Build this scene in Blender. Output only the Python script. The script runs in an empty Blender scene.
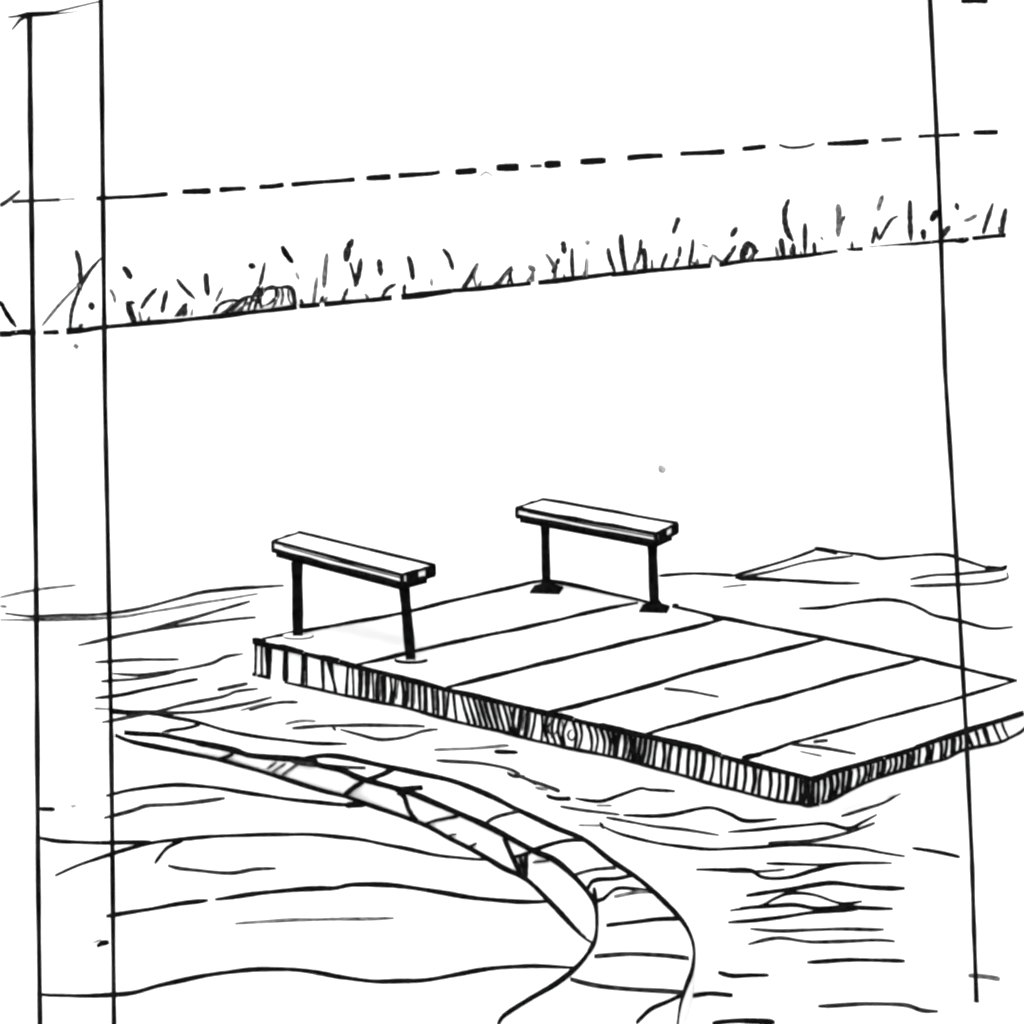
import bpy, math, random
from mathutils import Vector
from mathutils.bvhtree import BVHTree

rnd = random.Random(7)
SC = bpy.context.scene
COL = SC.collection

# ------------------------------------------------------------------ camera
F = 2600.0            # focal length in picture widths of 1024
HOR = -120.0          # height of the horizon above the frame's top edge
CAMZ = 3.6
PITCH = math.atan2(512 - HOR, F)
CAM = Vector((0, 0, CAMZ))
cd = bpy.data.cameras.new('camera')
cam = bpy.data.objects.new('camera', cd)
COL.objects.link(cam)
cd.sensor_width = 36
cd.lens = F / 1024 * 36
cd.clip_start = 0.1
cd.clip_end = 5000
cam.location = CAM
cam.rotation_euler = (math.pi / 2 - PITCH, 0, 0)
SC.camera = cam


def ray(px, py):
    x = (px - 512) / F
    y = (512 - py) / F
    c, s = math.cos(PITCH), math.sin(PITCH)
    return Vector((x, c + y * s, -s + y * c))


def on_z(px, py, z=0.0):
    d = ray(px, py)
    return CAM + d * ((z - CAMZ) / d.z)


def on_plane(px, py, p0, n):
    d = ray(px, py)
    return CAM + d * ((p0 - CAM).dot(n) / d.dot(n))


# ------------------------------------------------------------------ materials
def base_mat(name):
    m = bpy.data.materials.new(name)
    m.use_nodes = True
    nt = m.node_tree
    b = nt.nodes['Principled BSDF']
    return m, nt, b


def noise_mat(name, c0, c1, scale, rough=0.9, bump=0.0, detail=6, lo=.35, hi=.65, spec=0.2):
    m, nt, b = base_mat(name)
    tc = nt.nodes.new('ShaderNodeTexCoord')
    n = nt.nodes.new('ShaderNodeTexNoise')
    n.inputs['Scale'].default_value = scale
    n.inputs['Detail'].default_value = detail
    r = nt.nodes.new('ShaderNodeValToRGB')
    r.color_ramp.elements[0].position = lo
    r.color_ramp.elements[1].position = hi
    r.color_ramp.elements[0].color = (*c0, 1)
    r.color_ramp.elements[1].color = (*c1, 1)
    nt.links.new(tc.outputs['Object'], n.inputs['Vector'])
    nt.links.new(n.outputs['Fac'], r.inputs['Fac'])
    nt.links.new(r.outputs['Color'], b.inputs['Base Color'])
    b.inputs['Roughness'].default_value = rough
    b.inputs['Specular IOR Level'].default_value = spec
    if bump:
        bp = nt.nodes.new('ShaderNodeBump')
        bp.inputs['Strength'].default_value = bump
        bp.inputs['Distance'].default_value = 0.01
        nt.links.new(n.outputs['Fac'], bp.inputs['Height'])
        nt.links.new(bp.outputs['Normal'], b.inputs['Normal'])
    return m


def g(v):
    return (v, v, v)


M_PAPER = noise_mat('white_ground', g(.80), g(.83), 0.35)
M_WATER = noise_mat('white_water', g(.80), g(.83), 0.6, rough=.75)
M_WOOD = noise_mat('white_painted_wood', g(.78), g(.82), 9, bump=.05)
M_STONE = noise_mat('white_stone', g(.79), g(.83), 5, bump=.05)
M_STEM = noise_mat('pale_stem', g(.80), g(.84), 5)
M_K = noise_mat('black_ink', g(.001), g(.006), 45, spec=0)
M_D = noise_mat('dark_ink', g(.003), g(.035), 38, spec=0, lo=.38, hi=.72)
M_G = noise_mat('grey_ink', g(.02), g(.17), 34, spec=0, lo=.35, hi=.7)
M_L = noise_mat("pale_grey_ink", g(.10), g(.34), 30, spec=0)
M_STEEL = noise_mat('black_steel', g(.001), g(.005), 30, spec=0)
M_POLE = noise_mat('charcoal_steel', g(.001), g(.007), 12, spec=0)
INKS = {'k': M_K, 'd': M_D, 'g': M_G, 'l': M_L}


# ------------------------------------------------------------------ mesh builder
class MB:
    def __init__(self):
        self.v, self.f, self.m, self.mats = [], [], [], []

    def mi(self, mat):
        if mat not in self.mats:
            self.mats.append(mat)
        return self.mats.index(mat)

    def add(self, verts, faces, mat):
        o = len(self.v)
        self.v += [Vector(p) for p in verts]
        k = self.mi(mat)
        for f in faces:
            self.f.append([i + o for i in f])
            self.m.append(k)

    def prism(self, top, bottom, mat):
        n = len(top)
        faces = [list(range(n)), list(range(2 * n - 1, n - 1, -1))]
        for i in range(n):
            j = (i + 1) % n
            faces.append([i, i + n, j + n, j])
        self.add(list(top) + list(bottom), faces, mat)

    def tube(self, pts, rad, mat, n=8):
        pts = [Vector(p) for p in pts]
        if not hasattr(rad, '__len__'):
            rad = [rad] * len(pts)
        vs, fs = [], []
        for i, p in enumerate(pts):
            a = pts[max(i - 1, 0)]
            b = pts[min(i + 1, len(pts) - 1)]
            t = (b - a).normalized()
            up = Vector((0, 0, 1)) if abs(t.z) < .9 else Vector((0, 1, 0))
            u = t.cross(up).normalized()
            w = t.cross(u).normalized()
            for k in range(n):
                an = 2 * math.pi * k / n
                vs.append(p + (u * math.cos(an) + w * math.sin(an)) * rad[i])
        for i in range(len(pts) - 1):
            for k in range(n):
                q = (k + 1) % n
                fs.append([i * n + k, i * n + q, (i + 1) * n + q, (i + 1) * n + k])
        fs.append(list(range(n))[::-1])
        e = (len(pts) - 1) * n
        fs.append([e + k for k in range(n)])
        self.add(vs, fs, mat)

    def bvh(self):
        return BVHTree.FromPolygons([tuple(p) for p in self.v], self.f)

    def ink(self, pts, w, shade='k', surf=None, z=0.0, taper=.35, wob=.35, lift=.004, straight=False):
        """one drawn line lying on a surface (surf: BVH of the surface, else the level z): a thin raised strip."""
        path = spline(pts, straight)
        n = len(path)
        lift += rnd.uniform(0, .003) if shade in 'kd' else 0
        ph1, ph2 = rnd.uniform(0, 6), rnd.uniform(0, 6)
        vs = []
        for i, (x, y) in enumerate(path):
            a = path[max(i - 1, 0)]
            b = path[min(i + 1, n - 1)]
            tx, ty = b[0] - a[0], b[1] - a[1]
            L = math.hypot(tx, ty) or 1
            nx, ny = -ty / L, tx / L
            s = i * 3.0
            j = wob * (math.sin(s / 17 + ph1) * .6 + math.sin(s / 7.3 + ph2) * .4)
            x += nx * j
            y += ny * j
            t = i / max(n - 1, 1)
            e = min(1, t / .18 + taper, (1 - t) / .18 + taper) if n > 2 else 1
            hw = w * .62 * e * (1 + .16 * math.sin(s / 11 + ph2) + rnd.uniform(-.07, .07))
            P = N = None
            if surf:
                P, N, _, _ = surf.ray_cast(CAM, ray(x, y).normalized(), 1000)
            if P is None:
                N = Vector((0, 0, 1))
                P = on_z(x, y, z(x) if callable(z) else z)
            if N.dot(CAM - P) < 0:
                N = -N
            if (CAM - P).normalized().dot(N) < .02:
                N = (N + (CAM - P).normalized() * .5).normalized()
            A = on_plane(x + nx * hw, y + ny * hw, P, N)
            B = on_plane(x - nx * hw, y - ny * hw, P, N)
            vs += [A + N * lift, B + N * lift, B - N * .003, A - N * .003]
        fs = []
        for i in range(n - 1):
            o = i * 4
            for k in range(4):
                q = (k + 1) % 4
                fs.append([o + k, o + q, o + 4 + q, o + 4 + k])
        fs += [[3, 2, 1, 0], [4 * n - 4, 4 * n - 3, 4 * n - 2, 4 * n - 1]]
        self.add(vs, fs, INKS[shade])

    def build(self, name, parent=None, smooth=False):
        me = bpy.data.meshes.new(name)
        me.from_pydata([tuple(v) for v in self.v], [], self.f)
        for m in self.mats:
            me.materials.append(m)
        me.polygons.foreach_set('material_index', self.m)
        if smooth:
            me.polygons.foreach_set('use_smooth', [True] * len(self.f))
        me.update()
        o = bpy.data.objects.new(name, me)
        COL.objects.link(o)
        if parent:
            o.parent = parent
            o.location = -parent.location
        return o


def spline(pts, straight=False, step=3.0):
    out = []
    P = [pts[0]] + list(pts) + [pts[-1]]
    for i in range(1, len(P) - 2):
        p0, p1, p2, p3 = P[i - 1], P[i], P[i + 1], P[i + 2]
        n = max(1, int(math.hypot(p2[0] - p1[0], p2[1] - p1[1]) / step))
        for k in range(n):
            t = k / n
            if straight or len(pts) == 2:
                out.append((p1[0] + (p2[0] - p1[0]) * t, p1[1] + (p2[1] - p1[1]) * t))
            else:
                q = []
                for c in (0, 1):
                    q.append(.5 * (2 * p1[c] + (p2[c] - p0[c]) * t + (2 * p0[c] - 5 * p1[c] + 4 * p2[c] - p3[c]) * t * t
                                   + (3 * p1[c] - p0[c] - 3 * p2[c] + p3[c]) * t ** 3))
                out.append(tuple(q))
    out.append(tuple(pts[-1]))
    return out


def resample(path, n):
    L = [0]
    for a, b in zip(path, path[1:]):
        L.append(L[-1] + math.hypot(b[0] - a[0], b[1] - a[1]))
    out = []
    j = 0
    for k in range(n):
        s = L[-1] * k / (n - 1)
        while j < len(L) - 2 and L[j + 1] < s:
            j += 1
        t = (s - L[j]) / ((L[j + 1] - L[j]) or 1)
        out.append((path[j][0] + (path[j + 1][0] - path[j][0]) * t, path[j][1] + (path[j + 1][1] - path[j][1]) * t))
    return out


def tag(o, label=None, cat=None, group=None, kind=None):
    for k, v in (('label', label), ('category', cat), ('group', group), ('kind', kind)):
        if v:
            o[k] = v
    return o


def empty(name, loc):
    o = bpy.data.objects.new(name, None)
    o.empty_display_size = .2
    o.location = loc
    COL.objects.link(o)
    return o


# ------------------------------------------------------------------ the setting
BANKZ = 0.5
bl = [on_z(0, 334), on_z(1005, 235)]
tl = [on_z(0, 211, BANKZ), on_z(1000, 138, BANKZ)]
bdir = (bl[1] - bl[0]).normalized()
tdir = (tl[1] - tl[0]).normalized()
w0, w1 = bl[0] - bdir * 45, bl[1] + bdir * 90
t0, t1 = tl[0] - tdir * 45, tl[1] + tdir * 90
lowv = Vector((0, 0, -.6))

wm = MB()
wm.prism([Vector((-80, -30, 0)), Vector((110, -30, 0)), Vector((110, w1.y, 0)), w1 + bdir.cross(Vector((0, 0, -1))) * .6, w0 + bdir.cross(Vector((0, 0, -1))) * .6, Vector((-80, w0.y, 0))][0:6],
         [Vector((-80, -30, -.5)), Vector((110, -30, -.5)), Vector((110, w1.y, -.5)), w1 + lowv, w0 + lowv, Vector((-80, w0.y, -.5))], M_WATER)
water = wm.build('water')
tag(water, kind='structure')

bm = MB()
nrm = (t0 - w0).cross(bdir)
bm.prism([w0, w1, t1, t0], [w0 + lowv, w1 + lowv, t1 + lowv * 1.8, t0 + lowv * 1.8], M_PAPER)
bank_bvh = bm.bvh()
EDGE = [([(0, 334), (12, 334)], 5), ([(11, 333), (22, 332), (36, 333)], 3.5), ([(44, 333), (59, 332)], 3), ([(67, 331.5), (85, 330.5)], 4.6),
        ([(84, 330.5), (105, 327.5), (160, 322), (215, 317), (264, 311), (297, 307)], 3.2), ([(300, 306.5), (320, 305)], 3),
        ([(325, 304), (360, 301), (392, 298)], 3.6), ([(402, 297), (430, 294), (453, 291)], 4), ([(452, 291), (496, 287), (531, 283.5)], 3),
        ([(539, 283), (580, 278), (614, 273)], 3.6), ([(612, 275), (660, 270), (711, 265.5)], 3.2), ([(720, 265), (749, 261), (800, 256), (838, 251)], 3),
        ([(843, 245), (850, 248.5), (863, 248)], 3.8), ([(869, 245), (910, 243), (938, 240.5), (969, 239)], 3.6), ([(955, 240), (963, 241.5), (969, 239)], 3.4),
        ([(973, 237), (990, 235.5), (1006, 235)], 4.2), ([(20, 333), (30, 325), (34, 325)], 2)]
EDGE += [([(x, 333.5 - x * .098), (x + 60, 327.6 - x * .098), (x + 118, 322 - x * .098)], 3.4) for x in (-490, -368, -246, -126, 1030, 1152, 1274, 1396)]
for p, w in EDGE:
    bm.ink([(p[0][0] - 1, p[0][1])] + p[1:], w * 1.08, 'k', z=.004, taper=.8)
bank = tag(bm.build('bank'), kind='structure')

gm = MB()
far = Vector((0, 700, 0))
gt = [t0 + Vector((0, 0, -.003)), t1 + Vector((0, 0, -.003)), t1 + far + Vector((500, 0, 0)), t0 + far + Vector((-500, 0, 0))]
gm.prism(gt, [p + Vector((0, 0, -.8)) for p in gt], M_PAPER)
DASH = [([(0, 206), (8, 201), (20, 191)], 2.4, 'd'), ([(12, 201.5), (35, 201), (60, 200)], 2.4, 'd'), ([(60, 200), (75, 199)], 1.3, 'l'),
        ([(96, 199), (130, 197), (168, 194.5)], 2.8, 'k'), ([(182, 192.5), (211, 191)], 4.4, 'k'), ([(219, 190), (246, 189)], 3.6, 'k'),
        ([(259, 187.5), (272, 187), (284, 185)], 4, 'k'), ([(291, 184.5), (355, 180)], 3.2, 'k'), ([(366, 178.5), (391, 177)], 4.2, 'k'),
        ([(398, 175.5), (430, 174), (440, 172)], 3.6, 'k'), ([(455, 172.5), (477, 171)], 4.2, 'k'), ([(480, 176), (486, 172), (492, 176)], 1, 'l'),
        ([(496, 168), (519, 167)], 5.8, 'k'), ([(530, 166.5), (542, 166)], 2, 'd'), ([(544, 165), (561, 164)], 5, 'k'),
        ([(580, 162), (606, 161)], 4.2, 'k'), ([(627, 158.5), (640, 157), (663, 156)], 3.8, 'k'), ([(680, 154), (725, 152)], 3.8, 'k'),
        ([(742, 149), (766, 147)], 3.4, 'k'), ([(779, 145), (790, 148), (806, 147), (815, 144)], 1.6, 'd'), ([(827, 144), (869, 142)], 3.8, 'k'),
        ([(881, 140), (902, 139)], 2.8, 'd'), ([(918, 137), (935, 136), (960, 134.5)], 2.8, 'k'), ([(973, 133), (998, 132)], 3.8, 'k'),
        ([(961, -1), (988, 0)], 8, 'k')]
DASH += [([(x, 203.5 - x * .072), (x + 34, 201 - x * .072)], 3.6, 'k') for x in list(range(-480, -45, 52)) + list(range(1034, 1480, 52))]
for p, w, s in DASH:
    gm.ink(p, w, s, z=BANKZ, taper=.7, lift=.008)
ground = tag(gm.build('ground'), kind='structure')

# ripples drawn on the water, outside and inside the basin
R = [([(161, 734.5), (170, 731), (185, 729), (200, 725)], 2.6, 'k'),
     ([(968, 976), (984, 977), (1000, 980)], 3, 'g'), ([(0, 598), (32, 591), (76, 585)], 2, 'g'), ([(0, 606), (7, 607)], 2, 'g'),
     ([(5, 614), (32, 617), (73, 615.5), (108, 614), (146, 608), (182, 598), (205, 592.5), (258, 588), (284, 586)], 2.2, 'd'),
     ([(30, 619.8), (60, 619.5), (104, 618.5)], 3.2, 'g'), ([(0, 620.5), (32, 620), (73, 620), (117, 617.5), (152, 612), (205, 603), (258, 594)], 2, 'g'),
     ([(200, 592.5), (230, 589), (258, 588)], 2.4, 'k'),
     ([(78, 646), (108, 639), (146, 631), (190, 619), (250, 602)], 2.3, 'd'), ([(108, 639), (152, 631), (205, 623), (256, 618)], 2, 'd'),
     ([(95, 663), (118, 661), (141, 660), (179, 660)], 2.2, 'd'), ([(113, 674), (146, 675), (182, 670), (211, 664), (225, 657), (243, 654)], 2.4, 'd'),
     ([(101, 682), (130, 680), (150, 677), (176, 672)], 2.2, 'd'), ([(95, 699), (123, 695), (152, 689), (198, 680)], 2.3, 'k'),
     ([(94, 709), (112, 710)], 1.6, 'g'), ([(109, 711), (128, 713), (146, 713), (164, 714)], 4, 'k'),
     ([(102, 723), (126, 718), (152, 713), (188, 704.5), (223, 697), (236, 692), (258, 689)], 2.3, 'd'),
     ([(155, 714), (190, 713), (217, 710), (249, 704), (272, 698)], 2.2, 'd'), ([(217, 690), (232, 687), (248, 684)], 2.6, 'd'),
     ([(249, 711), (278, 703.5), (298, 703)], 2, 'd'), ([(240, 711), (262, 705), (284, 703)], 1.6, 'g'),
     ([(150, 714), (198, 723), (234, 733), (269, 739), (310, 743.5), (347, 744.5)], 2.3, 'k'),
     ([(285, 724.5), (300, 721.5), (316, 722)], 1.8, 'g'), ([(292, 729), (334, 726), (380, 726), (425, 727)], 2.4, 'd'),
     ([(332, 726), (336, 731)], 3, 'd'), ([(340, 730), (360, 735), (381, 740), (403, 738), (422, 732), (438, 730)], 2.4, 'd'),
     ([(434, 750), (470, 749), (509, 746)], 2.2, 'g'), ([(494, 752), (518, 753)], 2.8, 'k'), ([(436, 761), (478, 764), (506, 769), (520, 775)], 2, 'd'),
     ([(507, 773), (514, 777), (525, 777)], 2.6, 'd'), ([(514, 775), (528, 780), (537, 785)], 2.4, 'd'), ([(528, 781), (542, 785), (560, 792)], 3, 'd'),
     ([(535, 788), (548, 790)], 2, 'g'), ([(546, 796), (556, 799), (571, 799)], 3, 'k'),
     ([(575, 799), (600, 801.5), (619, 796), (640, 789), (650, 790.5), (675, 792)], 2.4, 'k'),
     ([(560, 807), (590, 812), (620, 815)], 2, 'd'), ([(596, 806), (612, 806)], 1.6, 'g'), ([(578, 826), (601, 826)], 1.6, 'g'),
     ([(600, 823), (604, 829)], 3, 'd'),
     ([(601, 826), (623, 835), (660, 844), (705, 849.5), (750, 848), (805, 845.5), (854, 848), (880, 853), (905, 857)], 2.5, 'k'),
     ([(912, 848.5), (935, 852), (960, 858)], 2.4, 'k'), ([(606, 818), (651, 826), (690, 831), (719, 836)], 2.2, 'd'),
     ([(623, 816), (650, 816.5), (673, 815), (700, 809), (714, 809), (730, 815), (746, 821.5), (777, 819.5)], 2.7, 'k'),
     ([(728, 833), (768, 829), (810, 825), (827, 824.5), (848, 829), (862, 823), (877, 815)], 2.5, 'k'),
     ([(768, 844), (814, 841), (845, 834), (875, 824)], 2.3, 'd'), ([(841, 817), (860, 811), (884, 803), (904, 791), (926, 785)], 2.2, 'd'),
     ([(696, 870.5), (725, 870.5), (750, 871), (764, 878), (790, 878), (814, 871), (835, 866), (862, 863)], 2.8, 'k'),
     ([(725, 871), (758, 872), (785, 870)], 2.2, 'd'), ([(766, 864), (814, 865), (862, 863.5), (892, 864)], 2.2, 'k'),
     ([(746, 896.5), (775, 892), (795, 889), (814, 886), (836, 884), (868, 888), (905, 889)], 3, 'k'),
     ([(730, 911), (759, 907), (775, 899), (790, 894), (814, 895), (841, 904), (862, 902)], 2.2, 'k'),
     ([(740, 909), (790, 906), (815, 909), (850, 908), (893, 910)], 2.4, 'k'),
     ([(728, 923.5), (773, 919), (805, 914), (830, 912), (858, 910)], 2.6, 'k'), ([(750, 929.5), (786, 931.5), (830, 930), (884, 930)], 2.2, 'd'),
     ([(748, 945), (777, 939), (814, 942.5), (868, 941), (895, 942)], 2.3, 'd'),
     ([(807, 963), (841, 961), (873, 961), (905, 962)], 2.6, 'k'), ([(718, 973), (732, 976.5), (750, 976), (769, 975.5)], 3, 'k'),
     ([(692, 997), (705, 995), (714, 994.5), (733, 996)], 3, 'k'), ([(818, 1007), (868, 1005), (904, 1006), (922, 1011), (938, 1012)], 2.3, 'd'),
     ([(712, 1024), (740, 1021.5), (775, 1023)], 4, 'k'),
     ([(659, 576), (697, 574), (735, 576.5)], 2.2, 'k'), ([(733, 576), (770, 566), (800, 556), (817, 549.5)], 2.2, 'k'),
     ([(814, 549), (826, 550.5), (838, 553)], 3.4, 'k'), ([(822, 549), (838, 552), (864, 555), (880, 559), (906, 557), (944, 555), (963, 560), (988, 568), (1005, 569)], 2.4, 'k'),
     ([(985, 568.5), (1002, 569.5), (1007, 566)], 3.8, 'k'),
     ([(735, 578), (765, 573), (779, 570), (804, 563), (830, 559), (853, 556)], 2, 'd'), ([(735, 578.5), (757, 579), (779, 580), (827, 583.5), (860, 584)], 2.3, 'k'),
     ([(738, 578.5), (760, 579.5), (782, 581)], 3, 'k'), ([(722, 588), (747, 585)], 1.6, 'g'),
     ([(910, 580), (934, 576), (959, 574.5), (1004, 570)], 2, 'd'), ([(910, 586.5), (963, 585), (994, 582), (1008, 578), (1007, 573)], 2.4, 'd'),
     ([(799, 609), (827, 608), (852, 603), (884, 600), (906, 603), (922, 610), (934, 616), (959, 621), (988, 628.5), (1013, 627.5)], 2.6, 'k'),
     ([(92, 944), (101, 940)], 1, 'l'), ([(74, 345), (78, 348)], 3, 'g')]
rp = MB()
for p, w, s in R:
    rp.ink(p, w * 1.0, s, z=0, taper=.42)
ripples = rp.build('ripple_lines', water)
ripples['kind'] = 'stuff'

B = [([(106, 796.5), (134, 790), (168, 786), (202, 787), (242, 792.5), (289, 800), (339, 805), (367, 804)], 2.7, 'k'),
     ([(345, 806), (367, 804)], 4, 'k'),
     ([(104, 819), (134, 811), (145, 807), (161, 805.5), (188, 804), (225, 799)], 2.3, 'd'),
     ([(39, 838), (56, 841.5), (74, 843), (111, 843.5), (151, 842)], 2.6, 'k'),
     ([(55, 876), (81, 865), (114, 854), (148, 844), (180, 840), (202, 838), (249, 835.5), (302, 835), (343, 838), (366, 841), (398, 847.5), (437, 856), (466, 859), (487, 860)], 2.7, 'k'),
     ([(183, 841), (168, 848), (160, 857), (155, 864)], 3, 'k'), ([(168, 866), (180, 869), (202, 871.5), (232, 874), (255, 870), (276, 869)], 2.3, 'd'),
     ([(106, 917), (144, 911), (175, 905), (208, 901)], 2.8, 'k'),
     ([(215, 900), (269, 893), (316, 889), (335, 888.5), (352, 885.5), (382, 885.5), (417, 889), (441, 893), (484, 900), (525, 902.5), (549, 902)], 3.3, 'k'),
     ([(235, 924), (265, 922), (286, 921), (343, 919.5), (394, 919)], 2.2, 'g'),
     ([(37, 994), (50, 996), (87, 996.5), (128, 994), (161, 986), (202, 977), (242, 971), (282, 970), (316, 973), (343, 978), (375, 982), (400, 982), (431, 980), (478, 971), (525, 967), (577, 968)], 3.1, 'k'),
     ([(39, 810), (55, 810)], 2.6, 'k'), ([(71, 807), (76, 806)], 1.8, 'l'), ([(97, 947), (102, 944), (109, 943)], 4, 'k')]
br = MB()
for p, w, s in B:
    br.ink(p, w, s, z=0, taper=.45)
basin_lines = br.build('basin_swell_lines', water)
basin_lines['kind'] = 'stuff'

# ------------------------------------------------------------------ curved stone kerb wall round the basin
KH = 0.115
outer = [(114, 731), (160, 732), (200, 739), (240, 747), (272, 755), (300, 758.5), (333, 757), (366, 763), (394, 769.5), (431, 777), (462, 785), (494, 799), (519, 812),
         (556, 829), (586, 842), (612, 863), (637, 879), (659, 898), (678, 917), (689, 934), (694, 952), (692, 971), (686, 988), (680, 1009), (677, 1026), (672, 1050), (660, 1080)]
mid = [(118, 733), (145, 737), (190, 744), (235, 752), (258, 758), (302, 762), (320, 767), (341, 772), (359, 779), (398, 790), (417, 796), (437, 805), (460, 815), (482, 825),
       (503, 835), (534, 852), (553, 860), (572, 876), (587, 892), (595, 906), (597, 924), (595, 943), (587, 956), (575, 970), (556, 985), (528, 1002), (503, 1018), (480, 1036), (440, 1060)]
lower = [(116, 735), (130, 742), (181, 752), (228, 762), (279, 777), (320, 790), (343, 796), (364, 803), (398, 815), (427, 826), (448, 838), (468, 848), (486, 858),
         (503, 868), (520, 876), (534, 887), (553, 906), (572, 926), (584, 937), (592, 942)]
NS = 90
po = resample(spline(outer), NS)
pm = resample(spline(mid), NS)
# index where the inner face turns out of sight
kc = min(range(NS), key=lambda i: abs(pm[i][0] - 595) + abs(pm[i][1] - 943))
pl = resample(spline(lower), kc + 1)


def kz(x):
    return KH * min(1, .06 + max(0, x - 112) / 235)      # the wall rises out of the water at its far end


vo = [on_z(x, y, kz(x)) for x, y in po]
vm = [on_z(x, y, kz(x)) for x, y in pm]
vl = [on_z(x, y, 0) for x, y in pl]
off = vl[-1] - vm[kc]
off.z = 0
for i in range(kc + 1, NS):
    k = max(0, 1 - (i - kc) / 8)
    vl.append(Vector((vm[i].x + off.x * k, vm[i].y + off.y * k, 0)))
dn = Vector((0, 0, -.2))
kerb = empty('kerb_wall', (vm[45].x, vm[45].y, 0))
tag(kerb, 'low curved white stone kerb wall sweeping round the basin in the foreground', 'kerb wall')
cm = MB()
vs = vo + vm + [Vector((p.x, p.y, -.1)) for p in vo]
fs = []
for i in range(NS - 1):
    fs.append([i, i + 1, NS + i + 1, NS + i])
    fs.append([i, 2 * NS + i, 2 * NS + i + 1, i + 1])
cm.add(vs, fs, M_STONE)
top_bvh = cm.bvh()
im = MB()
vs = vm + vl + [p + dn for p in vl] + [Vector((p.x, p.y, -.1)) for p in vo] 
fs = []
for i in range(NS - 1):
    fs.append([i, i + 1, NS + i + 1, NS + i])
    fs.append([NS + i, NS + i + 1, 2 * NS + i + 1, 2 * NS + i])
im.add(vs, fs, M_STONE)
e = NS - 1
im.add([vo[0], vm[0], vl[0] + dn, Vector((vo[0].x, vo[0].y, -.1)), vo[e], vm[e], vl[e] + dn, Vector((vo[e].x, vo[e].y, -.1))], [[0, 1, 2, 3], [7, 6, 5, 4]], M_STONE)
face_bvh = im.bvh()
both = MB()
both.v = cm.v + im.v
both.f = cm.f + [[i + len(cm.v) for i in f] for f in im.f]
both_bvh = both.bvh()
TOP = [([(300, 761.5), (312, 758.5), (333, 757), (366, 763), (394, 769.5), (425, 776), (460, 784.5), (494, 799), (519, 812), (556, 829), (586, 842), (612, 863), (637, 879), (659, 898),
         (678, 917), (689, 934), (694, 952), (692, 971), (686, 988), (680, 1009), (677, 1030)], 3.1, 'k'),
       ([(124, 733.5), (145, 735.5), (165, 737), (200, 744), (235, 751), (252, 757), (302, 760.5), (320, 766), (341, 771), (359, 779), (398, 790), (417, 796), (437, 805), (460, 815), (482, 825),
         (503, 835), (534, 852), (553, 860), (572, 876), (587, 892), (595, 906), (597, 924), (595, 943), (587, 956), (575, 970), (556, 985), (528, 1002), (503, 1018), (497, 1030)], 3, 'k'),
       ([(205, 746), (230, 751), (258, 757.5), (285, 757.5)], 2.6, 'k'),
       ([(594, 890), (596.5, 915), (595.5, 940), (588, 955)], 4.2, 'k'),
       ([(285, 758), (300, 764), (330, 767), (366, 769)], 2.2, 'd'), ([(272, 759), (290, 760), (318, 763)], 4, 'k'),
       ([(486, 823.5), (497, 817.5), (522, 812)], 2.3, 'd'), ([(531, 852), (553, 845), (568, 841.5), (586, 840.5)], 3, 'k'),
       ([(575, 876), (594, 871), (616, 869)], 2.2, 'd'), ([(587, 892), (591, 884), (598, 881), (616, 880), (633, 876)], 2.8, 'k'),
       ([(595, 902), (603, 900), (616, 890), (634, 890), (655, 894)], 2.4, 'k'), ([(614, 898), (634, 894), (650, 893)], 1.8, 'g'),
       ([(606, 927), (631, 924), (656, 920.5), (679, 920)], 2.4, 'k'), ([(594, 958), (631, 955.5), (659, 956.5), (689, 960)], 2.2, 'd'),
       ([(570, 981), (600, 988), (637, 991), (683, 994)], 2.2, 'd'), ([(683, 996), (666, 1004), (650, 1011), (636, 1024)], 2.7, 'k'),
       ([(395, 769), (384, 775), (366, 781)], 3.6, 'k'), ([(395, 791), (408, 789.5), (423, 788.5)], 3.6, 'k')]
for p, w, s in TOP:
    cm.ink(p, w * (.9 if len(p) > 8 else .72), s, surf=None, z=kz, taper=.6, lift=.009)
FACE = [([(534, 862), (550, 861)], 2, 'd'), ([(115, 736), (130, 742), (155, 747), (181, 752), (228, 762), (279, 777), (320, 790.5), (343, 796), (364, 803), (398, 815), (427, 826), (448, 838), (468, 848), (486, 858),
          (503, 868), (520, 876), (534, 887), (553, 906), (572, 926), (584, 937), (594, 943)], 2.71, 'k'),
        ([(364, 782), (356, 786), (345, 795)], 4, 'k'), ([(216, 760), (226, 757), (235, 753)], 2.4, 'k'),
        ([(400, 792), (405, 797), (409, 809), (418, 821), (425, 825)], 2.8, 'k'), ([(399, 791), (404, 794)], 6, 'k'), ([(425, 824), (437, 820), (459, 816)], 2.8, 'k'),
        ([(448, 838), (451, 835), (457, 834)], 2.2, 'd'), ([(466, 847), (472, 846), (477, 843)], 2.6, 'd'),
        ([(505, 838), (514, 857), (523, 875)], 3, 'k'), ([(515, 857), (532, 852)], 2.6, 'k'), ([(527, 855), (526.5, 878)], 2.6, 'k'), ([(521, 856), (525, 878)], 2, 'd'),
        ([(286, 763), (278, 768), (268, 775)], 2.4, 'g'), ([(300, 763), (292, 768), (283, 774)], 2.4, 'g'), ([(277, 762), (268, 768)], 2, 'g')]
for p, w, s in FACE:
    im.ink(p, w, s, surf=None if w == 2.71 else face_bvh, z=.004 if w == 2.71 else .03, taper=.6, lift=.008)
cm.build('coping', kerb)
im.build('inner_face', kerb)

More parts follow.
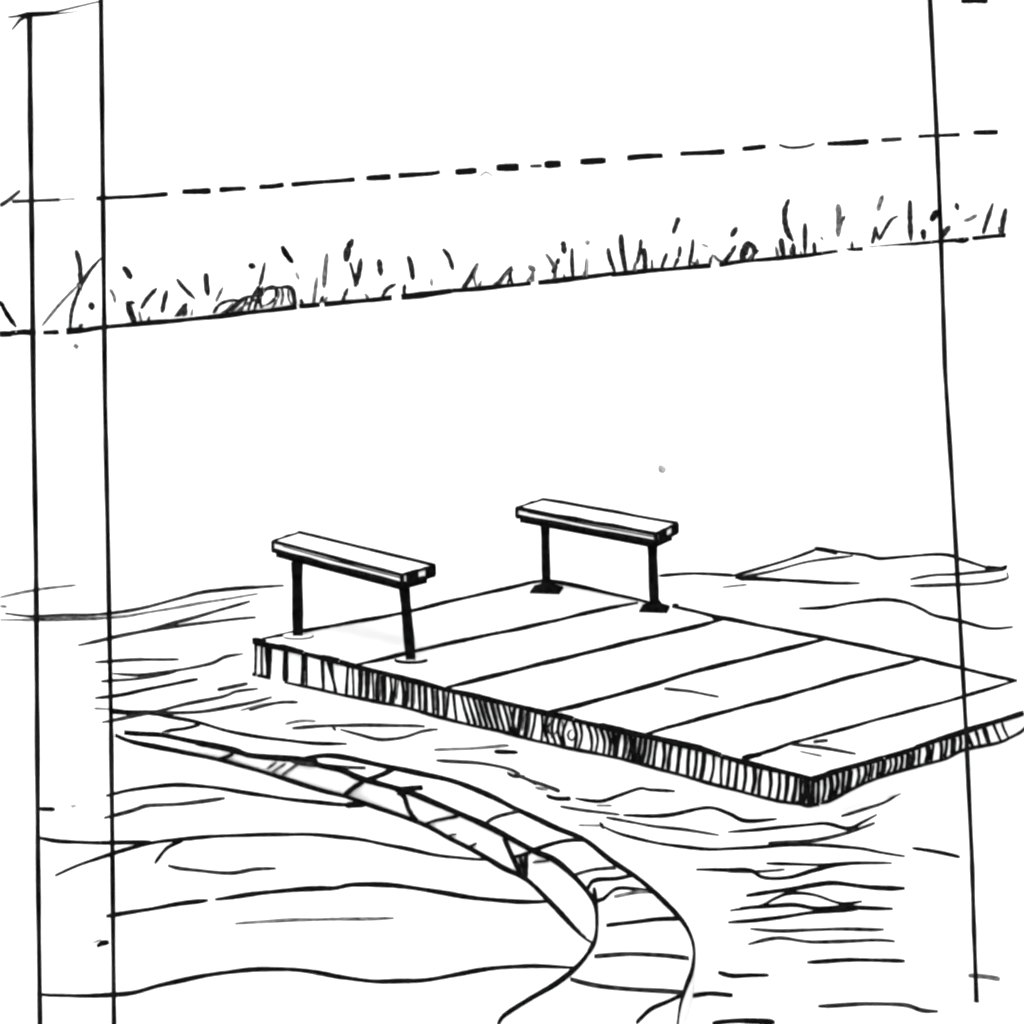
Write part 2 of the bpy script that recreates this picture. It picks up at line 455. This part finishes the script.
# ------------------------------------------------------------------ floating dock
DZ = 0.18
A, Bc, D, C = (on_z(*p, DZ) for p in ((254, 641), (543, 581.5), (816, 779), (1085, 695)))
dock = empty('floating_dock', ((A.x + C.x) / 2, (A.y + C.y) / 2, 0))
tag(dock, 'broad white plank floating dock carrying the two benches', 'floating dock')
ad, dc = (D - A).normalized(), (C - D).normalized()
into = (Bc - A).normalized()
TH = .03
fr = MB()
fr.prism([A, D, D + into * TH, A + into * TH], [Vector((p.x, p.y, -.05)) for p in (A, D, D + into * TH, A + into * TH)], M_WOOD)
fr_bvh = fr.bvh()
sd = MB()
D2 = D + into * (TH + .001)
q = [D2, C, C - ad * TH, D2 - ad * TH]
sd.prism(q, [Vector((p.x, p.y, -.05)) for p in q], M_WOOD)
sd_bvh = sd.bvh()
tp = MB()
a2, d2 = A + into * (TH + .001), D + into * (TH + .001) - ad * (TH + .001)
q = [a2, d2, C - ad * (TH + .001), Bc]
tp.prism(q, [p - Vector((0, 0, .05)) for p in q], M_WOOD)
fl = MB()
q = [a2 + ad * .1, d2 - ad * .1, C - ad * .15 - into * .05, Bc + ad * .1 - into * .05]
fl.prism([Vector((p.x, p.y, DZ - .052)) for p in q], [Vector((p.x, p.y, -.08)) for p in q], M_WOOD)

SE = [([(262, 639.5), (277, 636), (340, 625), (402, 613.5), (470, 597), (531, 583), (546, 581), (562, 583), (600, 591), (642, 601)], 2.8, 'k'),
      ([(640, 600.5), (650, 603)], 1.6, 'k'), ([(672, 606), (700, 613), (719, 618), (770, 628), (827, 639), (880, 650), (921, 659), (970, 671), (1017, 681.5)], 2.9, 'k'),
      ([(356, 665.5), (385, 659), (420, 650), (500, 633), (560, 620), (610, 608), (638, 603)], 3, 'k'), ([(446, 688.5), (480, 679.5), (500, 675), (600, 650), (680, 631), (723, 620)], 3, 'k'),
      ([(546, 713), (580, 706), (640, 689), (700, 671), (780, 651), (826, 640)], 3, 'k'), ([(646, 735), (668, 728), (700, 719), (780, 698), (850, 678), (920, 660)], 2.9, 'k'),
      ([(742, 759), (775, 750), (793, 743), (830, 733), (900, 714), (960, 698), (1017, 681)], 2.7, 'k'), ([(742, 759), (762, 755)], 4, 'k'),
      ([(664, 689), (690, 692), (719, 697)], 2.2, 'd'), ([(788, 744.5), (820, 748), (856, 754)], 2.4, 'd'), ([(813, 742.5), (828, 741)], 2.6, 'd'),
      ([(800, 752), (822, 756.5)], 1.5, 'g'), ([(790, 744), (820, 735)], 1.6, 'g'), ([(712, 617), (722, 620)], 4, 'k'),
      ([(672, 606), (679, 606)], 4, 'k')]
for p, w, s in SE:
    tp.ink(p, w, s, z=DZ, taper=.6, straight=True)

NEAR = [(254, 641), (285, 646.5), (356, 665), (402, 676), (446, 688), (500, 700), (552, 713), (646, 735), (700, 747), (741, 760), (790, 772), (816, 778)]
LOWE = [(254, 676), (285, 682), (335, 693), (400, 706), (455, 721), (500, 731), (537, 741), (619, 758), (679, 774), (720, 786), (751, 794), (779, 801), (810, 805)]


def yat(line, x):
    for (x0, y0), (x1, y1) in zip(line, line[1:]):
        if x <= x1:
            return y0 + (y1 - y0) * (x - x0) / (x1 - x0)
    return line[-1][1]


fr.ink([(x, y + 1.6) for x, y in NEAR], 4.2, 'k', surf=fr_bvh, z=DZ, taper=.8, straight=True)
fr.ink(LOWE[1:], 2.8, 'k', surf=fr_bvh, z=0, taper=.6, straight=True)
fr.ink([(252, 675), (262, 676), (271, 678)], 3, 'k', surf=fr_bvh, z=0, taper=.8)
for x, w in ((256, 2.2), (262.5, 1.8), (269, 5)):
    fr.ink([(x, yat(NEAR, x) + 2), (x - .5, 676)], w, 'k' if w > 2 else 'd', surf=fr_bvh, wob=.5, taper=.8)
LEFT = [(286, 286, 4), (303, 303, 3), (307, 307, 1.8), (323, 323.5, 2.6), (328, 337, 2.2), (332, 335, 1.5), (348, 347, 2.5), (353, 354, 1.8), (361, 360, 4.2), (368, 367, 4.2), (373, 374, 1.6)]
for x0, x1, w in LEFT:
    fr.ink([(x0, yat(NEAR, x0) + 2), (x1, yat(LOWE, x1) - 1)], w, 'k', surf=fr_bvh, wob=.4, taper=.75)
x = 378.0
while x < 808:
    w = rnd.choice((2.0, 2.6, 3.0, 3.4))
    lean = rnd.uniform(-2.5, 2.5)
    gap = rnd.uniform(5.0, 7.6)
    if 455 < x < 512:
        lean = 8 + rnd.uniform(-1, 1)
        w = min(w, 2.6)
        gap = 6
    elif 515 < x < 545:
        lean = rnd.uniform(-5, 0)
    elif 580 < x < 620:
        lean = rnd.uniform(-3, 6)
    elif x > 655:
        gap = rnd.uniform(7, 9.5)
        lean = rnd.uniform(-3.5, -1)
        w = rnd.choice((2.4, 2.8, 3.4))
    elif 620 < x < 655:
        gap, w = 5.2, 3.2
        lean = rnd.uniform(-6, -2)
    ya, yb = yat(NEAR, x) + 2.5, yat(LOWE, x + lean) - 1
    bend = rnd.uniform(-.8, 1.6)
    if 545 < x < 610:
        bend = -3.2 if x < 572 else 2.8
        w = 2.3
    fr.ink([(x, ya), (x + lean * .5 + bend, (ya + yb) / 2), (x + lean, yb)], w, 'k', surf=fr_bvh, wob=.4, taper=.7)
    if rnd.random() < .35 and x < 650:
        fr.ink([(x + 2.6, ya + 3), (x + 2.6 + lean * .6, yb - 4)], 1.3, 'g', surf=fr_bvh, wob=.5)
    x += gap
# loops scribbled into the grain of the middle fascia boards
for cx, cy, r in ((553, 728, 6.5), (572, 735, 5)):
    fr.ink([(cx + r * .7 * math.cos(t * .8), cy + r * math.sin(t * .8)) for t in range(0, 7)], 1.7, 'd', surf=fr_bvh, wob=.4)
for x, w_ in ((809, 2.6), (813.5, 3.2)):
    fr.ink([(x, 780), (x, 804)], w_, 'k', surf=fr_bvh, taper=.9)
fr.ink([(817.8, 780), (817.8, 803)], 3, 'k', surf=fr_bvh, taper=.9)
fr.ink([(812, 779.5), (818, 778.5), (823, 776.5)], 4, 'k', z=DZ, taper=.9)
fr.ink([(812, 804.5), (818, 803.5), (824, 801)], 2.8, 'k', surf=fr_bvh, taper=.9)
fr.ink([(252, 641), (258, 641), (266, 643)], 4, 'k', surf=fr_bvh, z=DZ, taper=.8)
fr.ink([(796, 802), (808, 805.5), (815, 804.5)], 3, 'k', surf=fr_bvh, taper=.8)
fr.ink([(801, 778), (800, 803)], 3, 'k', surf=fr_bvh, taper=.9)

NR = [(814, 779.5), (821, 776), (830, 772), (860, 763), (900, 752), (940, 738), (967, 729), (997, 720), (1024, 712), (1040, 708)]
LR = [(813, 805), (818, 803.5), (830, 800), (850, 790), (877, 778), (920, 765), (945, 759), (963, 750), (997, 743), (1012, 736), (1021, 731), (1028, 724)]
sd.ink([(x, y + 1.5) for x, y in NR[:-1]], 3.6, 'k', surf=sd_bvh, z=DZ, taper=.8, straight=True)
sd.ink(LR, 2.6, 'k', surf=sd_bvh, taper=.7)
sd.ink([(818.5, 779), (818, 803)], 2.6, 'k', surf=sd_bvh, taper=.8)
x = 824.0
while x < 1006:
    w = rnd.choice((1.8, 2.2, 2.6, 3.2))
    lean = rnd.uniform(-3.5, -.5) if x < 965 else rnd.uniform(3, 8)
    ya, yb = yat(NR, x) + 2, yat(LR, x + lean) - 1
    sd.ink([(x, ya), (x + lean * .3 + rnd.uniform(-.5, 2.2), (ya + yb) / 2), (x + lean, yb)], w, 'k', surf=sd_bvh, wob=.4, taper=.7)
    if rnd.random() < .3:
        sd.ink([(x + 2.4, ya + 2), (x + 2 + lean * .6, yb - 2)], 1.3, 'd', surf=sd_bvh, wob=.4)
    x += rnd.uniform(5.4, 7.6) if x < 965 else rnd.uniform(7, 10)
tp.build('deck_top', dock)
fr.build('front_fascia', dock)
sd.build('side_fascia', dock)
fl.build('float', dock)


# ------------------------------------------------------------------ benches
def pxm(P):
    return F / ((P - CAM).length)


def make_bench(label, feet, tops, quad, th_board, th_beam, leg_w, flare, seat_top_px):
    foot = [on_z(x, y, DZ) for x, y in feet]
    topp = [on_plane(x, y, f, Vector((0, 1, 0))) for (x, y), f in zip(tops, foot)]
    zb = sum(p.z for p in topp) / 2
    sc = pxm(foot[0])
    zt = zb + (th_board + th_beam) / sc / math.cos(PITCH)
    zm = zb + th_beam / sc
    c = (foot[0] + foot[1]) / 2
    t = empty('bench', (c.x, c.y, DZ))
    tag(t, label, 'bench', 'benches on the dock')
    Q = [on_z(x, y, zt) for x, y in quad]          # near left, far left, far right, near right
    bd = MB()
    low = [Vector((p.x, p.y, zm)) for p in Q]
    bd.prism(Q, low, M_WOOD)
    r = 1.75 / sc
    for i in range(4):
        j = (i + 1) % 4
        for L, k in ((Q, 1.0), (low, 1.2)):
            K = 7
            pp = [L[i].lerp(L[j], q / K) + (Vector((0, rnd.uniform(-.8, .8), rnd.uniform(-.35, .35))) / sc if 0 < q < K else Vector()) for q in range(K + 1)]
            ww = (1.25, 1.15, 1.1, 1.35)[i] * (1.5 if i == 1 and L is Q else 1) * k
            bd.tube(pp, [r * ww * rnd.uniform(.82, 1.15) for q in pp], M_K)
        bd.tube([Q[i], low[i]], r * 1.3, M_K)
    # dark end grain at the right end and a drawn split along the front
    cen = (Q[2] + Q[3]) / 2
    d = (Q[3] - Q[0]).normalized()
    e0, e1 = Q[3].lerp(Q[2], .12), Q[3].lerp(Q[2], .5)
    bd.prism([e0 + d * .004, e1 + d * .004, e1 - d * .01, e0 - d * .01], [Vector((p.x, p.y, zm)) for p in (e0 + d * .004, e1 + d * .004, e1 - d * .01, e0 - d * .01)], M_K)
    e0, e1 = Q[3].lerp(Q[2], .72), Q[3].lerp(Q[2], .97)
    bd.prism([e0 + d * .004, e1 + d * .004, e1 - d * .01, e0 - d * .01], [Vector((p.x, p.y, zm)) for p in (e0 + d * .004, e1 + d * .004, e1 - d * .01, e0 - d * .01)], M_K)
    ins = (Q[0] - Q[1]).normalized()
    bd.tube([Q[0].lerp(Q[3], .08) + ins * .001 - Vector((0, 0, 2.6 / sc)), Q[0].lerp(Q[3], .5) - Vector((0, 0, 3.4 / sc)), Q[3] - Vector((0, 0, 3.2 / sc))], [.5 / sc, .9 / sc, .7 / sc], M_D, n=6)
    bd.build('seat', t)
    bb = MB()
    f0, f3 = Q[0].lerp(Q[3], .02), Q[0].lerp(Q[3], .99)
    k0, k3 = f0.lerp(Q[1].lerp(Q[2], .02), .6), f3.lerp(Q[2], .8)
    top = [Vector((p.x, p.y, zm - .001)) for p in (f0, k0, k3, f3)]
    bb.prism(top, [Vector((p.x, p.y, zb)) for p in (f0, k0, k3, f3)], M_STEEL)
    bb.build('support_beam', t)
    for i in range(2):
        lg = MB()
        hw = leg_w[i] / 2 / sc
        P, T = foot[i], Vector((topp[i].x, topp[i].y, zb + .002))
        X, Y = Vector((1, 0, 0)), Vector((0, 1, 0))
        rows = []
        for s, kk in ((0, .92), (.3, 1.05), (.75, .96), (1, 1.1)):
            o = P.lerp(T, s)
            h = hw * kk
            rows.append([o - X * h - Y * h, o + X * h - Y * h, o + X * h + Y * h, o - X * h + Y * h])
        for a_, b_ in zip(rows, rows[1:]):
            lg.prism(b_, a_, M_STEEL)
        leg = lg.build('leg', t)
        bp = MB()
        fw, kind = flare[i]
        W = fw / 2 / sc * (1.3 if kind == 'cone' else 1)
        n = 4 if kind == 'cone' else 20
        ph = .62 if kind == 'cone' else 0
        if kind == 'cone':
            rings = [(W, 0.0), (W * .96, .012), (W * .45, .03), (hw * 1.1, .055)]
        else:
            rings = [(W, 0.0), (W * .97, .008), (W * .5, .011), (hw * 1.05, .014)]
        vs = []
        for R_, z in rings:
            for k in range(n):
                an = 2 * math.pi * k / n + ph
                vs.append(P + Vector((R_ * math.cos(an), R_ * math.sin(an) * (.8 if kind == 'cone' else .62), z + .0005)))
        fs = [[q * n + k, q * n + (k + 1) % n, (q + 1) * n + (k + 1) % n, (q + 1) * n + k] for q in range(3) for k in range(n)]
        if kind == 'open':      # a pale plate with only its rim dark
            bp.add(vs, fs, M_WOOD)
            bp.tube([vs[k % n] + Vector((0, 0, .003)) for k in range(11, 24)], [.3 / sc] + [.95 / sc] * 11 + [.3 / sc], M_K, n=6)
        elif kind == 'ring':
            bp.add(vs, fs, M_WOOD)
            bp.tube([vs[k % n] + Vector((0, 0, .004)) for k in range(9, 22)], [.6 / sc] + [1.5 / sc, 1.7 / sc] + [2.2 / sc] * 8 + [1.5 / sc] + [.5 / sc], M_K, n=6)
        else:
            bp.add(vs, fs, M_STEEL)
        pb = bp.build('base_plate', leg)
        pb.location = (0, 0, 0)
    return t, Q, zt, zb, foot


b1 = make_bench('white topped bench with black legs at the near left end of the dock', [(298, 637), (411, 661)], [(297, 559), (404, 588)],
                [(273, 541.5), (299, 533), (434, 566), (402, 575)], 8.5, 6.5, (10.5, 10), ((30, 'open'), (30, 'ring')), 0)
b2 = make_bench('white topped bench on flared black feet at the far corner of the dock', [(546.5, 591), (654.5, 610)], [(545, 520), (652, 543)],
                [(517, 508), (543, 500), (677, 524), (656, 534)], 8, 6, (9, 9.5), ((33, 'cone'), (30, 'cone')), 0)
for b in (b1, b2):
    print('BENCH', [tuple(round(c, 2) for c in p) for p in b[1]], round(b[2], 2), round(b[3], 2), [tuple(round(c, 2) for c in p) for p in b[4]])


# ------------------------------------------------------------------ poles
def pole(parent, name, foot_px, pts, width, mat=None, hidden_foot=.25):
    fz = on_z(*foot_px, 0)
    n = Vector((0, 1, 0))
    path = [on_plane(x, y, fz, n) for x, y in [foot_px] + pts]
    path = [path[0] - Vector((0, 0, hidden_foot))] + path
    sc = pxm(fz)
    m = MB()
    dense = []
    for a, b in zip(path, path[1:]):
        for k in range(8):
            dense.append(a.lerp(b, k / 8))
    dense.append(path[-1])
    rad = [width / 2 / sc * (1 + .08 * math.sin(i * .9) + rnd.uniform(-.04, .04)) for i in range(len(dense))]
    m.tube(dense, rad, mat or M_POLE, n=12)
    return m, fz, sc


fz = on_z(77, 1070, 0)
pf = empty('pole_frame', (fz.x, fz.y, 0))
tag(pf, 'tall narrow frame of two slim dark poles and a thin top bar at far left', 'pole frame')
m, f1, sc1 = pole(pf, 'pole', (41, 1070), [(40, 1024), (38, 860), (37, 700), (36, 560), (33.5, 400), (32, 250), (30.5, 130), (29.5, 12)], 5.2)
m.build('pole', pf, True)
m, f2, _ = pole(pf, 'pole', (114.5, 1070), [(114, 1024), (112.5, 860), (111, 720), (107.5, 520), (105, 400), (103.5, 250), (102, 100), (100.5, -40)], 4.9)
m.build('pole', pf, True)
N = Vector((0, 1, 0))
cb = MB()
for pts, ws in (([(10, 17.5), (28, 14), (55, 12), (80, 6), (101, 1)], (1.2, 4.2, 2.2, 1.8, 1.6)),
                ([(12, 30), (20, 20), (30, 15)], (1.5, 3.2, 3)), ([(26, 16), (45, 15), (78, 11.5)], (3, 2.4, .8)), ([(8, 17), (24, 15.5)], (1.5, 3))):
    cb.tube([on_plane(x, y, f1, N) - Vector((0, .004, 0)) for x, y in pts], [w / 2 / sc1 for w in ws], M_POLE)
cb.build('top_bar', pf, True)

m, f3, _ = pole(None, 'leaning_pole', (976.5, 1002), [(974, 930), (972, 860), (966.5, 740), (960, 620), (952, 480), (945, 370), (941, 240), (937, 140), (930, 0), (928, -50)], 4.8)
lp = m.build('leaning_pole', None, True)
lp.data.transform(__import__('mathutils').Matrix.Translation((-f3.x, -f3.y, 0)))
lp.location = (f3.x, f3.y, 0)
tag(lp, 'single slim dark pole standing in the water in front of the dock, leaning slightly', 'pole')

# ------------------------------------------------------------------ grass and reeds on the bank
bn = bdir.cross(Vector((0, 0, 1))).normalized()
if bn.y > 0:
    bn = -bn                                        # towards the viewer


def blade(mb, pts, w, s, stem=True):
    off = rnd.uniform(-.04, -.006)
    p0 = bl[0] - bn * off
    path = spline(pts, step=2.5)
    P = [on_plane(x, y, p0, bn) for x, y in path]
    sc = pxm(P[0])
    n = len(P)
    rad = []
    for i in range(n):
        t = i / max(n - 1, 1)
        rad.append(w * .76 / sc * min(1, .55 + 2.5 * t, .45 + 2.5 * (1 - t)) * rnd.uniform(.88, 1.12))
    mb.tube(P, rad, INKS[s], n=6)
    lo = min(P, key=lambda q: q.z)
    if lo.z > .05:                                  # pale lower stem down to the bank
        foot = Vector((lo.x, lo.y, 0)) + bdir * rnd.uniform(-.02, .02)
        mb.tube([foot, lo], [.003, .0025], M_STEM, n=5)


GR = [([(0, 301), (7, 314), (16, 327)], 3.6, 'k'),
      ([(91, 302), (92, 310)], 4.5, 'd'), ([(110, 289), (114, 296), (115, 303)], 2.6, 'g'), ([(123, 267), (127, 271), (131, 279)], 4.5, 'd'),
      ([(128, 301), (130, 311), (135, 323)], 4.6, 'd'), ([(129, 302), (135, 303)], 3, 'd'), ([(141, 309), (147, 299), (157, 288)], 3.2, 'd'), ([(139, 311), (141, 320), (145, 327)], 2, 'g'),
      ([(162, 313), (164, 302), (167, 290)], 3.4, 'd'), ([(173, 322), (178, 315), (187, 303)], 3.6, 'd'), ([(176, 321), (184, 317), (186, 306)], 3, 'd'),
      ([(177, 279), (183, 287), (195, 299)], 3.2, 'd'), ([(206, 273), (206.5, 284), (208, 296)], 4.2, 'd'), ([(216, 302), (219, 295), (223, 287)], 2.4, 'g'),
      ([(249, 265), (255, 267)], 5.2, 'd'), ([(282, 246), (286, 254), (293, 263)], 4.2, 'k'), ([(296, 272), (299, 280)], 2.4, 'l'), ([(301, 299), (303, 307)], 3, 'd'),
      ([(313, 307), (315, 292), (317, 277)], 2.8, 'g'), ([(324, 288), (325, 272), (327, 253)], 3.4, 'g'), ([(342, 306), (344, 297), (348, 288)], 3, 'd'),
      ([(346, 262), (348, 249), (353, 239)], 5, 'd'), ([(350, 262), (353, 273), (356, 286)], 2.6, 'd'), ([(355, 287), (359, 272), (361, 258)], 4, 'd'),
      ([(379, 259), (381, 276)], 4.2, 'd'), ([(382, 297), (387, 289), (396, 284)], 3, 'd'), ([(405, 297), (404, 291), (405, 284)], 3, 'd'),
      ([(408, 256), (411, 265), (413, 280)], 4, 'd'), ([(431, 278), (432, 286)], 2.4, 'l'), ([(443, 249), (449, 257), (453, 270)], 3.4, 'd'),
      ([(462, 290), (470, 278), (478, 263)], 3.4, 'd'), ([(478, 265), (474, 277), (477, 288)], 2, 'g'), ([(495, 287), (503, 277), (512, 266)], 3, 'd'), ([(512, 267), (510, 276), (513, 285)], 2.6, 'd'),
      ([(500, 284), (508, 272), (514, 270)], 2, 'g'), ([(529, 266), (535, 271)], 4.2, 'g'), ([(546, 254), (551, 261), (555, 270), (554, 281)], 3, 'g'),
      ([(559, 258), (556, 266), (552, 273)], 3.6, 'd'), ([(563, 241), (564.5, 254)], 4, 'd'), ([(572, 248), (572, 262), (573, 278)], 3, 'd'),
      ([(587, 240), (588, 245)], 4, 'l'), ([(587, 258), (586, 277)], 2.8, 'g'), ([(608, 248), (610, 259), (615, 272)], 3.4, 'd'), ([(621, 234), (622, 250), (626, 273)], 4, 'd'),
      ([(641, 239), (640, 250), (637, 264)], 3.2, 'd'), ([(644, 248), (645, 260), (645, 273)], 3.6, 'd'), ([(667, 253), (661, 269)], 3, 'd'),
      ([(680, 246), (679, 256), (674, 267)], 3.2, 'd'), ([(679, 217), (676, 225), (673, 234)], 3.6, 'd'), ([(693, 239), (692, 251), (689, 266)], 3.2, 'd'), ([(693, 262), (696, 266)], 3, 'g'),
      ([(702, 244), (708, 247)], 2.6, 'l'), ([(714, 255), (718, 260), (724, 262)], 2.4, 'g'), ([(721, 265), (729, 256), (736, 245)], 3.4, 'd'), ([(731, 237), (737, 227)], 4, 'd'),
      ([(741, 261), (743, 250), (748, 243), (755, 250), (750, 259), (744, 264)], 3.8, 'd'), ([(748, 243), (746, 254), (742, 262)], 3, 'd'), ([(753, 246), (754, 254), (759, 250)], 2.4, 'd'),
      ([(781, 238), (782, 247), (784, 257)], 4, 'd'), ([(793, 243), (794, 257)], 3.6, 'd'), ([(805, 223), (805, 254)], 3.6, 'd'),
      ([(814, 242), (815, 257)], 3.2, 'd'), ([(821, 237), (823, 240)], 3.6, 'g'), ([(838, 204), (839, 218), (838, 237)], 4, 'g'), ([(845, 216), (841, 222), (840, 229)], 3, 'd'),
      ([(883, 195), (880, 203), (878, 211)], 3.4, 'g'), ([(876, 226), (874, 236), (872, 244)], 3.2, 'd'), ([(876, 228), (879, 239), (884, 231), (891, 220), (898, 216)], 2.8, 'd'),
      ([(910, 200), (910, 220), (911, 241)], 3.8, 'd'), ([(923, 229), (924, 240)], 4.2, 'd'), ([(931, 221), (934, 216), (937, 210)], 5, 'k'),
      ([(942, 236), (946, 231), (950, 226)], 4, 'd'), ([(942, 229), (944, 238)], 3, 'd'), ([(956, 203), (958, 210)], 4, 'd'), ([(964, 221), (970, 219), (977, 215)], 3, 'g'),
      ([(983, 234), (986, 224), (990, 212), (993, 203)], 3.4, 'd'), ([(1002, 234), (1003, 222), (1006, 208)], 4, 'd')]
for _ in range(34):
    x = rnd.uniform(110, 1003)
    if 205 < x < 300:
        continue
    y = 326.5 + (x - 105) * (235 - 327.5) / 900
    h, l = rnd.uniform(4, 12), rnd.uniform(-4, 5)
    GR.append(([(x, y), (x + l * .4, y - h * .5), (x + l, y - h)], rnd.uniform(1.8, 2.8), rnd.choice('dgg')))
gb = MB()
for p, w, s in GR:
    blade(gb, p, w, s)
grass = gb.build('grass')
tag(grass, 'short sparse dark grass blades along the edge of the far bank', 'grass', kind='stuff')


def clump(name, label, cat, strokes):
    mb = MB()
    for p, w, s in strokes:
        blade(mb, p, w, s)
    c = on_z(*strokes[0][0][0], 0)
    o = mb.build(name)
    o.data.transform(__import__('mathutils').Matrix.Translation((-c.x, -c.y, 0)))
    o.location = (c.x, c.y, 0)
    return tag(o, label, cat, 'taller growth on the far bank')


clump('reed', 'tall forked reed with crossing stems between the two slim poles at left', 'reed',
      [([(70, 330), (72, 310), (80, 288), (89, 272), (101, 258)], 3, 'd'), ([(42, 326), (59, 305), (79, 284)], 2.2, 'g'), ([(76, 250), (80, 266), (80, 284)], 3.6, 'd'),
       ([(79, 327), (83, 324)], 3, 'd'), ([(77, 284), (82, 286)], 4.5, 'd')])
clump('grass_tuft', 'dense scribbled tuft of bent grass just right of the left poles', 'grass tuft',
      [([(212, 317), (218, 306), (228, 301), (242, 300)], 2.6, 'd'), ([(216, 317), (230, 309), (244, 298), (258, 296)], 2.6, 'd'), ([(229, 314), (240, 303), (247, 296)], 2.2, 'g'),
       ([(234, 313), (247, 304), (262, 297)], 2, 'g'), ([(240, 313), (245, 303), (248, 298)], 2, 'd'), ([(248, 310), (253, 297), (260, 284), (265, 262)], 3, 'd'), ([(254, 310), (258, 298), (263, 286)], 2.4, 'd'),
       ([(263, 312), (260, 300), (266, 289), (275, 287), (276, 296), (270, 303), (263, 306)], 2.6, 'd'), ([(264, 290), (276, 288), (284, 287)], 2.2, 'd'),
       ([(281, 305), (283, 295), (281, 286)], 2.4, 'g'), ([(282, 287), (291, 288), (294, 297), (295, 307)], 3.8, 'd'), ([(272, 308), (278, 298), (279, 290)], 2, 'g'), ([(288, 289), (289, 300), (293, 306)], 2, 'g'),
       ([(222, 315), (228, 309), (233, 303)], 2, 'g')])
clump('reed', 'tall single reed with a kinked stem near the right end of the bank', 'reed',
      [([(793, 241), (788, 233), (785, 222), (785, 210), (789, 199)], 4.2, 'd')])

# ------------------------------------------------------------------ stray grey smudge, added as a flat disc on the water
lf = MB()
c = on_z(662, 470, 0)
s = 1 / pxm(c)
n = 14
ring = [Vector((2.9 * s * 1.3 * math.cos(k * 6.283 / n), 15 * s * math.sin(k * 6.283 / n) * (1 - .25 * math.cos(k * 6.283 / n)), .004)) for k in range(n)]
lf.prism([p + Vector((0, 0, .006)) for p in ring], ring, M_L)
lo = lf.build('grey_smudge')
lo.location = c
tag(lo, 'tiny pale grey smudge added on open water behind the far bench', 'leaf')

# ------------------------------------------------------------------ light
EL, RO = math.radians(62), math.radians(200)
w = bpy.data.worlds.new('World')
SC.world = w
w.use_nodes = True
nt = w.node_tree
bg = nt.nodes['Background']
sky = nt.nodes.new('ShaderNodeTexSky')
sky.sky_type = 'NISHITA'
sky.sun_disc = False
sky.sun_elevation = EL
sky.sun_rotation = RO
sky.dust_density = 6
hs = nt.nodes.new('ShaderNodeHueSaturation')
hs.inputs['Saturation'].default_value = 0
nt.links.new(sky.outputs['Color'], hs.inputs['Color'])
nt.links.new(hs.outputs['Color'], bg.inputs['Color'])
bg.inputs['Strength'].default_value = .15
sd_ = bpy.data.lights.new('sun', 'SUN')
sd_.energy = 0.5
sd_.angle = math.radians(120)
so = bpy.data.objects.new('sun', sd_)
COL.objects.link(so)
so.rotation_euler = (math.radians(28), 0, math.radians(-20))
so.location = (0, 0, 20)

SC.view_settings.view_transform = 'Standard'
SC.view_settings.look = 'None'
SC.view_settings.exposure = 0.75
SC.view_settings.gamma = 1
SC.render.engine = 'CYCLES'
SC.cycles.filter_width = 2.6
